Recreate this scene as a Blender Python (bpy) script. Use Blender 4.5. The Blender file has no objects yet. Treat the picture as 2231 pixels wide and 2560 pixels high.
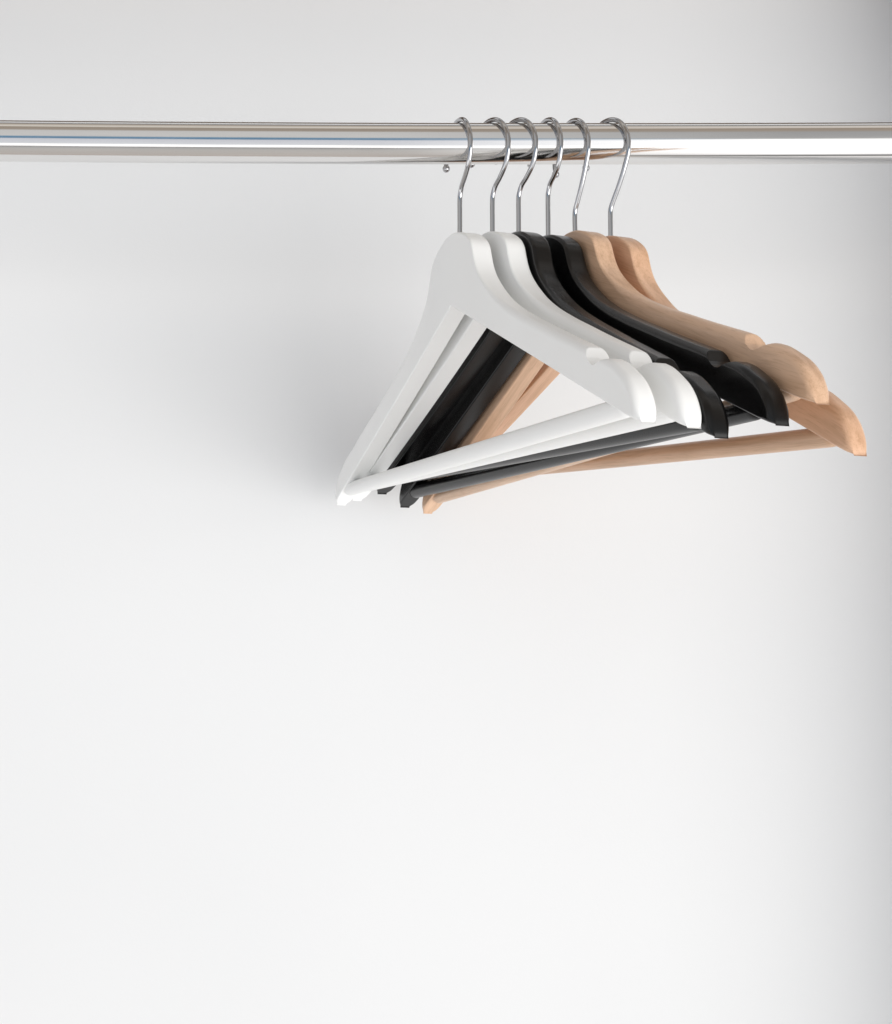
import bpy, math, random
from mathutils import Vector, Matrix
S = bpy.context.scene
COL = S.collection
MM = 0.001
random.seed(4)

# ------------------------------------------------------------------ camera
CAM = Vector((-8.07, -798.86, -215.16)) * MM
cd = bpy.data.cameras.new('camera')
cam = bpy.data.objects.new('camera', cd)
COL.objects.link(cam)
cam.location = CAM
cam.rotation_euler = (math.radians(90) + 0.0771, 0, 0)
cd.sensor_fit = 'HORIZONTAL'
cd.sensor_width = 36.0
cd.lens = 3677.57 / 2231.0 * 36.0
cd.clip_start = 0.01
cd.clip_end = 50
S.camera = cam
S.render.resolution_x, S.render.resolution_y = 892, 1024
S.view_settings.view_transform = 'Standard'
S.view_settings.look = 'None'
S.view_settings.exposure = 0.0
S.view_settings.gamma = 1.0
S.view_settings.use_curve_mapping = False


# ------------------------------------------------------------------ node helpers
class NT:
    def __init__(self, tree):
        self.t = tree
        tree.nodes.clear()

    def n(self, typ, **kw):
        nd = self.t.nodes.new(typ)
        for k, v in kw.items():
            setattr(nd, k, v)
        return nd

    def l(self, a, b):
        self.t.links.new(a, b)

    def math(self, op, a, b=None, c=None, clamp=False):
        nd = self.n('ShaderNodeMath', operation=op, use_clamp=clamp)
        for i, x in enumerate((a, b, c)):
            if x is None:
                continue
            if isinstance(x, (int, float)):
                nd.inputs[i].default_value = x
            else:
                self.l(x, nd.inputs[i])
        return nd.outputs[0]

    def mix(self, fac, a, b, blend='MIX'):
        nd = self.n('ShaderNodeMix', data_type='RGBA', blend_type=blend)
        for s, x in ((nd.inputs[0], fac), (nd.inputs[6], a), (nd.inputs[7], b)):
            if isinstance(x, (int, float)):
                s.default_value = x
            elif isinstance(x, tuple):
                s.default_value = (*x, 1)
            else:
                self.l(x, s)
        return nd.outputs[2]

    def ramp(self, fac, stops, interp='LINEAR'):
        nd = self.n('ShaderNodeValToRGB')
        cr = nd.color_ramp
        cr.interpolation = interp
        while len(cr.elements) > 1:
            cr.elements.remove(cr.elements[-1])
        cr.elements[0].position = stops[0][0]
        cr.elements[0].color = (*stops[0][1], 1)
        for p, c in stops[1:]:
            e = cr.elements.new(p)
            e.color = (*c, 1)
        self.l(fac, nd.inputs[0])
        return nd.outputs[0]


# ------------------------------------------------------------------ world: the dim room behind the camera
W = bpy.data.worlds.new('World')
S.world = W
W.use_nodes = True
w = NT(W.node_tree)
tc = w.n('ShaderNodeTexCoord')
sx = w.n('ShaderNodeSeparateXYZ')
w.l(tc.outputs['Generated'], sx.inputs[0])
X, Y, Z = sx.outputs
# angle above the horizontal on the camera's side of the wall: 0 = straight back into the room
phi = w.math('ARCTAN2', Z, w.math('MULTIPLY', Y, -1.0))
f = w.math('ADD', w.math('DIVIDE', phi, 2 * math.pi), 0.5)


def d(deg):
    return deg / 360.0 + 0.5


def g(v, r=1.0, b=1.0):
    return (v * r, v, v * b)


right = w.ramp(f, [(0.0, g(.62, 1.04, .96)), (d(-120), g(.82, 1.04, .96)), (d(-96), g(.70, 1.04, .96)),
                   (d(-91), g(.16)), (d(-85), g(.20)), (d(-80), g(.9)), (d(-60), g(1.2)),
                   (d(2), g(1.2)), (d(10), g(.34)), (d(48), g(.30)), (d(55), g(.26, 1.15, .86)), (d(74), g(.22, 1.2, .8)),
                   (d(79), g(.52, 1.08, .93)), (d(92), g(.48, 1.08, .92)), (d(100), g(.15)), (1.0, g(.3))])
left = w.ramp(f, [(0.0, g(.62, 1.04, .96)), (d(-125), g(.98, 1.03, .96)), (d(-104), g(.90, 1.04, .95)),
                  (d(-100), g(.26, 1.25, .85)), (d(-94), g(.40, 1.08, .94)), (d(-60), g(.42, 1.03, .97)),
                  (d(-48), g(.36)), (d(-45), g(.15)), (d(-42), g(.85)), (d(-37), g(1.35)), (d(-32), g(1.1)),
                  (d(-27), g(.62, .97, 1.07)), (d(-2), g(.56, .97, 1.09)), (d(1), (.11, .20, .31)), (d(10), (.14, .25, .36)),
                  (d(14), g(.52)), (d(46), g(.50)), (d(52), g(.26, 1.15, .86)), (d(70), g(.24, 1.17, .82)),
                  (d(75), g(.60, 1.05, .92)), (d(90), g(.34, 1.15, .86)), (d(100), g(.2)), (1.0, g(.4))])
left = w.mix(1.0, left, (.97, .965, .96), 'MULTIPLY')
side = w.math('ADD', w.math('MULTIPLY', X, 4.0), 0.15, clamp=True)
wcol = w.mix(side, left, right)
bg = w.n('ShaderNodeBackground')
w.l(wcol, bg.inputs[0])
bg.inputs[1].default_value = 1.46
out = w.n('ShaderNodeOutputWorld')
w.l(bg.outputs[0], out.inputs[0])


# ------------------------------------------------------------------ lamps
def area(name, loc, target, sx_, sy_, power, color=(1, 1, 1), spread=180):
    ld = bpy.data.lights.new(name, 'AREA')
    ld.shape = 'RECTANGLE'
    ld.size, ld.size_y = sx_, sy_
    ld.energy = power
    ld.color = color
    ld.spread = math.radians(spread)
    o = bpy.data.objects.new(name, ld)
    COL.objects.link(o)
    o.location = loc
    o.rotation_euler = (Vector(target) - Vector(loc)).to_track_quat('-Z', 'Y').to_euler()
    return o


area('window_light', (2.12, -2.18, -0.72), (-0.10, 0.23, -0.15), 2.4, 2.0, 48, (1.0, 0.985, 0.96))


# ------------------------------------------------------------------ materials
def new_mat(name):
    m = bpy.data.materials.new(name)
    m.use_nodes = True
    t = NT(m.node_tree)
    b = t.n('ShaderNodeBsdfPrincipled')
    o = t.n('ShaderNodeOutputMaterial')
    t.l(b.outputs[0], o.inputs[0])
    return m, t, b


def noise(t, vec, scale, detail=3.0, rough=.5):
    nd = t.n('ShaderNodeTexNoise')
    nd.inputs['Scale'].default_value = scale
    nd.inputs['Detail'].default_value = detail
    nd.inputs['Roughness'].default_value = rough
    if vec is not None:
        t.l(vec, nd.inputs['Vector'])
    return nd.outputs[0]


def bump(t, b, h, strength, dist):
    nd = t.n('ShaderNodeBump')
    nd.inputs['Strength'].default_value = strength
    nd.inputs['Distance'].default_value = dist
    t.l(h, nd.inputs['Height'])
    t.l(nd.outputs[0], b.inputs['Normal'])


def mat_wall():
    m, t, b = new_mat('white_wall_paint')
    c = t.n('ShaderNodeTexCoord').outputs['Object']
    n1 = noise(t, c, 3.0, 3)
    col = t.ramp(n1, [(.3, (.764, .766, .767)), (.7, (.784, .785, .785))])
    vo = t.n('ShaderNodeTexVoronoi')          # a few tiny marks in the paint
    vo.inputs['Scale'].default_value = 8.5
    t.l(c, vo.inputs['Vector'])
    spot = t.ramp(vo.outputs['Distance'], [(0.0, (.86, .86, .85)), (.006, (.90, .90, .89)), (.011, (1, 1, 1))])
    col = t.mix(1.0, col, spot, 'MULTIPLY')
    t.l(col, b.inputs['Base Color'])
    b.inputs['Roughness'].default_value = .75
    b.inputs['Specular IOR Level'].default_value = .25
    bump(t, b, noise(t, c, 700, 2), .12, .0004)
    return m


def mat_lacquer(name, base, rough, spec=.5, tint=.03):
    m, t, b = new_mat(name)
    c = t.n('ShaderNodeTexCoord').outputs['Object']
    n1 = noise(t, c, 40, 4)
    lo = tuple(x * (1 - tint) for x in base)
    t.l(t.ramp(n1, [(.3, lo), (.7, base)]), b.inputs['Base Color'])
    mp = t.n('ShaderNodeMapping')
    mp.inputs['Scale'].default_value = (120, 500, 500)
    t.l(c, mp.inputs[0])
    n2 = noise(t, mp.outputs[0], 1.0, 3)
    t.l(t.math('ADD', t.math('MULTIPLY', n2, .06), rough - .03), b.inputs['Roughness']) if base[0] > .1 else None
    b.inputs['Roughness'].default_value = rough
    b.inputs['Specular IOR Level'].default_value = spec
    return m


def mat_wood(name, arm, seed, light, dark):
    m, t, b = new_mat(name)
    c = t.n('ShaderNodeTexCoord').outputs['Object']
    s = t.n('ShaderNodeSeparateXYZ')
    t.l(c, s.inputs[0])
    x, y, z = s.outputs
    if arm:                              # the grain runs down each sloping arm
        ax = t.math('ABSOLUTE', x)
        u = t.math('SUBTRACT', t.math('MULTIPLY', ax, .919), t.math('MULTIPLY', z, .394))
        v = t.math('ADD', t.math('MULTIPLY', ax, .394), t.math('MULTIPLY', z, .919))
        v = t.math('ADD', v, t.math('MULTIPLY', t.math('SIGN', x), .37))
    else:
        u, v = x, z
    # bend the grain slowly
    cb0 = t.n('ShaderNodeCombineXYZ')
    t.l(t.math('MULTIPLY', u, 14.0), cb0.inputs[0])
    t.l(t.math('MULTIPLY', v, 30.0), cb0.inputs[1])
    cb0.inputs[2].default_value = seed
    warp = noise(t, cb0.outputs[0], 1.0, 2)
    v2 = t.math('ADD', v, t.math('MULTIPLY', warp, .010))
    cb = t.n('ShaderNodeCombineXYZ')
    t.l(t.math('MULTIPLY', u, 14.0), cb.inputs[0])
    t.l(t.math('MULTIPLY', t.math('ADD', y, seed), 300.0), cb.inputs[1])
    t.l(t.math('MULTIPLY', v2, 300.0), cb.inputs[2])
    n1 = noise(t, cb.outputs[0], 1.0, 4, .55)
    cb2 = t.n('ShaderNodeCombineXYZ')
    t.l(t.math('MULTIPLY', u, 70.0), cb2.inputs[0])
    t.l(t.math('MULTIPLY', t.math('ADD', y, seed), 1900.0), cb2.inputs[1])
    t.l(t.math('MULTIPLY', v2, 1900.0), cb2.inputs[2])
    n2 = noise(t, cb2.outputs[0], 1.0, 2)
    n3 = noise(t, cb0.outputs[0], 1.4, 2)
    col = t.ramp(n1, [(.28, dark), (.5, tuple((a * .6 + c_ * .4) for a, c_ in zip(light, dark))), (.72, light)])
    fleck = t.ramp(n2, [(.34, (.72, .66, .60)), (.46, (1, 1, 1))])
    col = t.mix(.42, col, fleck, 'MULTIPLY')
    blotch = t.ramp(n3, [(.3, (.93, .90, .86)), (.65, (1, 1, 1))])
    col = t.mix(.8, col, blotch, 'MULTIPLY')
    t.l(col, b.inputs['Base Color'])
    b.inputs['Roughness'].default_value = .36
    b.inputs['Specular IOR Level'].default_value = .45
    bump(t, b, t.math('ADD', n1, t.math('MULTIPLY', n2, .6)), .12, .0003)
    return m


def mat_metal(name, base, rough, streak=False):
    m, t, b = new_mat(name)
    b.inputs['Metallic'].default_value = 1.0
    c = t.n('ShaderNodeTexCoord').outputs['Object']
    if streak:
        mp = t.n('ShaderNodeMapping')
        mp.inputs['Scale'].default_value = (18, 260, 260)
        t.l(c, mp.inputs[0])
        n1 = noise(t, mp.outputs[0], 1.0, 5, .6)
        n2 = noise(t, c, 55, 4, .6)
        t.l(t.math('ADD', t.math('MULTIPLY', n1, .08), t.math('MULTIPLY', n2, .11)), b.inputs['Roughness'])
        b.inputs['Roughness'].default_value = rough
        t.l(t.ramp(n1, [(.3, tuple(x * .95 for x in base)), (.7, base)]), b.inputs['Base Color'])
        bump(t, b, n1, .05, .0002)
    else:
        n1 = noise(t, c, 300, 2)
        t.l(t.math('ADD', t.math('MULTIPLY', n1, .06), rough - .03), b.inputs['Roughness'])
        b.inputs['Base Color'].default_value = (*base, 1)
    return m


M_wall = mat_wall()
M_white = mat_lacquer('white_lacquer', (.90, .902, .89), .34, .45, .012)
M_black = mat_lacquer('black_lacquer', (.003, .0028, .003), .27, .36, .2)
M_rod = mat_metal('polished_steel', (.76, .75, .74), .05, True)
M_wire = mat_metal('hook_wire_steel', (.46, .46, .47), .08)
WOODS = [(mat_wood('beech_wood_frame', True, 1.7, (.77, .52, .355), (.57, .36, .23)),
          mat_wood('beech_wood_bar', False, 3.1, (.72, .505, .36), (.54, .355, .235))),
         (mat_wood('bounce_tint_beech_frame', True, 7.3, (.77, .49, .325), (.57, .335, .20)),  # redder than the other beech: warm bounced light put into the colour
          mat_wood('bounce_tint_beech_bar', False, 9.9, (.68, .44, .29), (.49, .30, .18)))]


# ------------------------------------------------------------------ mesh helpers
def link_mesh(name, verts, faces, mat, parent=None, smooth=True, sharp=None):
    me = bpy.data.meshes.new(name)
    me.from_pydata(verts, [], faces)
    me.materials.append(mat)
    if smooth:
        for p in me.polygons:
            p.use_smooth = True
        if sharp:
            me.set_sharp_from_angle(angle=math.radians(sharp))
    me.update()
    o = bpy.data.objects.new(name, me)
    COL.objects.link(o)
    if parent:
        o.parent = parent
    return o


def tube(path, radii, seg=20):
    """a tube along a path with parallel-transported rings, closed by end fans"""
    path = [Vector(p) for p in path]
    if not isinstance(radii, (list, tuple)):
        radii = [radii] * len(path)
    T = []
    for i in range(len(path)):
        a = path[max(i - 1, 0)]
        b = path[min(i + 1, len(path) - 1)]
        T.append((b - a).normalized())
    nrm = T[0].orthogonal().normalized()
    V, F = [], []
    for i, p in enumerate(path):
        nrm = (nrm - T[i] * nrm.dot(T[i])).normalized()
        bi = T[i].cross(nrm)
        for k in range(seg):
            a = 2 * math.pi * k / seg
            V.append(p + (nrm * math.cos(a) + bi * math.sin(a)) * radii[i])
    for i in range(len(path) - 1):
        for k in range(seg):
            k2 = (k + 1) % seg
            F.append((i * seg + k, i * seg + k2, (i + 1) * seg + k2, (i + 1) * seg + k))
    F.append(tuple(range(seg))[::-1])
    F.append(tuple(range((len(path) - 1) * seg, len(path) * seg)))
    return V, F


def catmull(pts, n=8):
    P = [Vector(p) for p in pts]
    P = [P[0] * 2 - P[1]] + P + [P[-1] * 2 - P[-2]]
    outp = []
    for i in range(1, len(P) - 2):
        for k in range(n):
            t = k / n
            a, b, c, e = P[i - 1], P[i], P[i + 1], P[i + 2]
            outp.append(.5 * ((2 * b) + (c - a) * t + (2 * a - 5 * b + 4 * c - e) * t * t + (3 * b - a - 3 * c + e) * t ** 3))
    outp.append(P[-2])
    return outp


# ------------------------------------------------------------------ hanger
THICK = 11.3
CURV = -4e-5
OUT = [(0, 0), (6, -.5), (12, -1.7), (18, -3.8), (23.5, -6.6), (28, -9.8), (31, -13.6), (33.2, -19), (35.6, -24.2), (39.4, -29.8),
       (45, -35.4), (52, -40.9), (62.7, -48), (78.4, -56.2), (97, -64.6), (114, -71.6), (131, -78.6), (150, -86.1), (162, -90.8),
       (170, -94.2), (178, -97.6), (186, -101.0), (193, -103.9), (200, -108.2), (206.2, -112.7), (210.9, -118.2),
       (214.0, -124.4), (215.4, -129.6), (215.6, -133.0)]
NOTCH = [(165, 3), (167.0, -92.9), (168.8, -95.4), (171.2, -98.6), (173.8, -100.9), (176.4, -102.6), (178.4, -103.1), (180.4, -102.8), (183.4, -101.8), (187.4, -101.3), (188, 3)]


def inner_v(u):
    return -40.1 - .429 * u


def hanger_frame(name, mat, parent, edge=5.0, crisp=1.3, curv=CURV):
    pts = []
    cm = catmull([(a, 0, b) for a, b in OUT], 5)
    for p in cm:
        pts.append((p.x, p.z))
    # dense stations through the notch
    dense = []
    for i in range(len(pts) - 1):
        (a, b), (c, e) = pts[i], pts[i + 1]
        k = 4 if 166 < a < 188 else 1
        for j in range(k):
            dense.append((a + (c - a) * j / k, b + (e - b) * j / k))
    dense.append(pts[-1])
    st = []
    for (u, v) in dense:
        h = max((v - inner_v(u)) * .919, 0.0)
        fu = u - h * .394
        if u < 30:
            fu = 15.3 * (u / 30.0) ** 1.4
        if u > 205:
            s = (u - 205) / 10.3
            fu = fu + s * 1.2
        fv = inner_v(fu)
        cut = None
        if 167 < u < 187.5:
            for (a, b), (c, e) in zip(NOTCH[1:-1], NOTCH[2:-1]):
                if a <= u <= c:
                    cut = b + (e - b) * (u - a) / (c - a)
        s = min(max((u - 38) / 45.0, 0), 1)
        s = s * s * (3 - 2 * s)
        r = crisp + (edge - crisp) * s
        if u > 196:
            q = min((u - 196) / 16.0, 1)
            r = r + (3.5 - r) * q
        if cut is not None:
            cut = v + (cut - v) * .90
        st.append((u, v, fu, fv, cut, r))
    def half(k, v):                     # the notch on the far arm is cut shallower
        return None if k is None else v + (k - v) * .5
    full = [(-a, b, -c, e, half(k, b), r) for (a, b, c, e, k, r) in reversed(st[1:])] + st
    V, F = [], []
    SEG = 7
    rings = []
    for (u, v, fu, fv, cut, r) in full:
        ex, ez = u - fu, v - fv
        h = max(math.hypot(ex, ez), .6)
        ex, ez = ex / h, ez / h
        rt = min(r, h * .48, THICK / 2 - .05)
        rb = min(.9, h * .3)
        T = THICK / 2
        if abs(u) > 190 and rt < r:
            T -= .62 * (r - rt)
            rt = min(rt, T - .05)
        q = min(max((abs(u) - 210.0) / 5.3, 0), 1)
        tp = 1 - .16 * (1 - math.sqrt(max(1 - q * q, 0)))
        rb += (min(2.0, h * .45) - rb) * q if h * .45 > rb else 0
        sec = []
        for k in range(SEG + 1):                       # bottom front, bottom back, top back, top front
            a = math.pi / 2 * k / SEG
            sec.append((-T + rb - rb * math.cos(a), rb - rb * math.sin(a)))
        for k in range(SEG + 1):
            a = math.pi / 2 * k / SEG
            sec.append((T - rb + rb * math.sin(a), rb - rb * math.cos(a)))
        for k in range(SEG + 1):
            a = math.pi / 2 * k / SEG
            sec.append((T - rt + rt * math.cos(a), h - rt + rt * math.sin(a)))
        for k in range(SEG + 1):
            a = math.pi / 2 * k / SEG
            sec.append((-T + rt - rt * math.sin(a), h - rt + rt * math.cos(a)))
        wc = None
        if cut is not None:
            wc = h - (v - cut) / max(ez, .3) * 1.0
        ring = []
        for (n, q) in sec:
            if wc is not None:
                q = min(q, wc)
            uu, vv = fu + ex * q, fv + ez * q
            ring.append(len(V))
            V.append(Vector((uu, n * tp + curv * uu * uu, vv)) * MM)
        rings.append(ring)
    m = len(rings[0])
    for a, b in zip(rings[:-1], rings[1:]):
        for k in range(m):
            k2 = (k + 1) % m
            F.append((a[k], a[k2], b[k2], b[k]))
    F.append(tuple(reversed(rings[0])))
    F.append(tuple(rings[-1]))
    o = link_mesh(name, V, F, mat, parent, True, 38)
    for p in o.data.polygons:
        if abs(p.normal.y) > .9995 and abs(p.center.x) < .15:
            p.use_smooth = False
    wn = o.modifiers.new('normals', 'WEIGHTED_NORMAL')
    wn.keep_sharp = True
    return o


def crossbar(name, mat, parent, r=4.6, curv=CURV):
    n0 = curv * 195 ** 2
    us = [-200.5, -200.2, -199.2, -197.6, -195.5] + [-195.5 + i * 391 / 30 for i in range(1, 30)] + [195.5, 197.6, 199.2, 200.2, 200.5]
    rr = [r * .35, r * .6, r * .84, r * .97, r] + [r] * 29 + [r, r * .97, r * .84, r * .6, r * .35]
    V, F = tube([Vector((u, n0, -123.6)) * MM for u in us], [x * MM for x in rr], 28)
    return link_mesh(name, V, F, mat, parent, True, 50)


ROD_Y, ROD_Z, ROD_R = 3.0, 53.1, 11.3
WIRE = 1.36


def rod_z(x):          # the rail sags a little under its own length
    return ROD_Z - .35 + 1.53e-5 * (x - 70) ** 2


def hook(parent, body_m, hook_yaw, bend, foot, topz, tilt=0.0, end=187):
    R = 18.6
    cu, cv = -2.6, topz - R
    pts = [(0, foot), (0, foot + (bend - foot) * .5), (0, bend - 3.0), (.7, bend + .6), (3.0, bend + 4.4)]
    # tangent run into the arc
    a0 = -38 if bend > 18 else -30
    ax, az = cu + R * math.cos(math.radians(a0)), cv + R * math.sin(math.radians(a0))
    sx_, sz_ = pts[-1]
    for k in (.35, .7):
        bul = 1.4 * math.sin(math.pi * k)
        pts.append((sx_ + (ax - sx_) * k + bul * .4, sz_ + (az - sz_) * k))
    n_ = 14
    for i_ in range(n_ + 1):
        a = a0 + (end - a0) * i_ / n_
        pts.append((cu + R * math.cos(math.radians(a)), cv + R * math.sin(math.radians(a))))
    path = catmull([(u, 0, v) for u, v in pts], 6)
    V, F = tube([p * MM for p in path], WIRE * MM, 18)
    o = link_mesh('hook', V, F, M_wire, parent, True, 60)
    hm = Matrix.Rotation(hook_yaw - math.pi / 2, 4, 'Z') @ Matrix.Rotation(tilt, 4, 'Y')
    o.matrix_local = body_m.to_4x4().inverted() @ hm
    # rounded bead at the tip
    e = path[-1]
    Vb, Fb = [], []
    rb = 2.15
    for i in range(1, 12):
        th = math.pi * i / 12
        for k in range(20):
            p_ = 2 * math.pi * k / 20
            Vb.append(Vector((rb * math.sin(th) * math.cos(p_), rb * math.sin(th) * math.sin(p_), rb * math.cos(th))) * MM)
    for i in range(10):
        for k in range(20):
            k2 = (k + 1) % 20
            Fb.append((i * 20 + k, (i + 1) * 20 + k, (i + 1) * 20 + k2, i * 20 + k2))
    Fb.append(tuple(range(20)))
    Fb.append(tuple(reversed(range(200, 220))))
    t = link_mesh('bead', Vb, Fb, M_wire, o)
    t.location = Vector((e.x, e.y, e.z - .6)) * MM
    return o


def thing(name, label, cat, loc, group=None):
    o = bpy.data.objects.new(name, None)
    o.empty_display_size = .02
    COL.objects.link(o)
    o.location = loc
    o['label'] = label
    o['category'] = cat
    if group:
        o['group'] = group
    return o


# x, z, yaw, roll, hook yaw (deg), hook bend height, colour
GR = 'hangers hung together on the steel rail'
HANG = [
    (-.43, .05, .3644, .0012, -4.6e-5, 21, 22.5, 'w', 'white wooden hanger, frontmost of the row, overlapping all the others'),
    (17.6, .6, .3848, -.0100, -10.8e-5, 32, 22.5, 'w', 'white wooden hanger tucked between the front white one and a black one'),
    (32.1, .95, .3715, -.0300, -9.3e-5, 34, 23.0, 'k', 'black hanger right behind the second white one, mostly hidden by it'),
    (48.4, -1.3, .3937, .0036, -3.9e-5, 23, 24.0, 'k', 'black hanger touching the pale wooden hanger, its right arm fully in view'),
    (63.3, .6, .3940, .0330, -5.7e-5, 25.5, 13.5, 'n', 'natural pale wood hanger pressed against the black ones, its hook leaning slightly'),
    (82.9, -1.4, .4179, -.0500, -9.8e-5, 33.5, 15.0, 'n2', 'natural wood hanger at the back of the row, standing apart with bare lower bar'),
]

# ------------------------------------------------------------------ setting: the wall
WALL_Y = 232.0
wall = link_mesh('wall', [Vector(p) * MM for p in ((-2200, WALL_Y, -1600), (2200, WALL_Y, -1600), (2200, WALL_Y, 900), (-2200, WALL_Y, 900),
                                                   (-2200, WALL_Y + 40, -1600), (2200, WALL_Y + 40, -1600), (2200, WALL_Y + 40, 900), (-2200, WALL_Y + 40, 900))],
                 [(0, 1, 2, 3), (7, 6, 5, 4), (0, 4, 5, 1), (3, 2, 6, 7), (0, 3, 7, 4), (1, 5, 6, 2)], M_wall, None, False)
wall['kind'] = 'structure'


def box(name, x0, x1, y0, y1, z0, z1, mat):
    v = [Vector(p) * MM for p in ((x0, y0, z0), (x1, y0, z0), (x1, y1, z0), (x0, y1, z0), (x0, y0, z1), (x1, y0, z1), (x1, y1, z1), (x0, y1, z1))]
    return link_mesh(name, v, [(0, 3, 2, 1), (4, 5, 6, 7), (0, 1, 5, 4), (1, 2, 6, 5), (2, 3, 7, 6), (3, 0, 4, 7)], mat, None, False)


M_shade_board = mat_lacquer('shade_board', (.17, .13, .10), .5, .3, .05)
box('top_shade_board', -1500, 1500, 112, WALL_Y - 1, 246, 266, M_shade_board)['kind'] = 'structure'  # unseen dark board, added to shade the top of the wall
box('side_shade_panel', 354, 470, 110, WALL_Y - 1, -1600, 245, M_wall)['kind'] = 'structure'  # added out of view to dim the wall towards its right side

# ------------------------------------------------------------------ the rail
V, F = tube([Vector((x, ROD_Y, rod_z(x))) * MM for x in range(-600, 601, 20)], ROD_R * MM, 96)
rail = link_mesh('clothes_rail', V, F, M_rod, None, True, 60)
rail['label'] = 'polished steel clothes rail running across the white wall, carrying six hangers'
rail['category'] = 'rail'

# ------------------------------------------------------------------ the six hangers
for (x, z, yaw, roll, cv_, hy, bend, kind, label) in HANG:
    h = thing('coat_hanger', label, 'hanger', Vector((x, 0, z)) * MM, GR)
    bm_ = Matrix.Rotation(yaw - math.pi / 2, 3, 'Z') @ Matrix.Rotation(-roll, 3, 'Y')
    h.rotation_euler = bm_.to_euler()
    if kind == 'w':
        fm = bm2 = M_white
    elif kind == 'k':
        fm = bm2 = M_black
    elif kind == 'n':
        fm, bm2 = WOODS[0]
    else:
        fm, bm2 = WOODS[1]
    hanger_frame('frame', fm, h, edge=4.8 if kind[0] == 'n' else 3.4, crisp=1.9 if kind == 'k' else 1.1, curv=cv_)
    crossbar('crossbar', bm2, h, curv=cv_)
    topz = rod_z(x) + ROD_R + WIRE - z + .05
    hook(h, bm_, math.radians(hy), bend - z, -6.0, topz, tilt=math.radians(-1.2) if kind == 'n' else 0.0,
         end={21: 188, 32: 181, 34: 176, 23: 180, 25.5: 197, 33.5: 188}[hy])
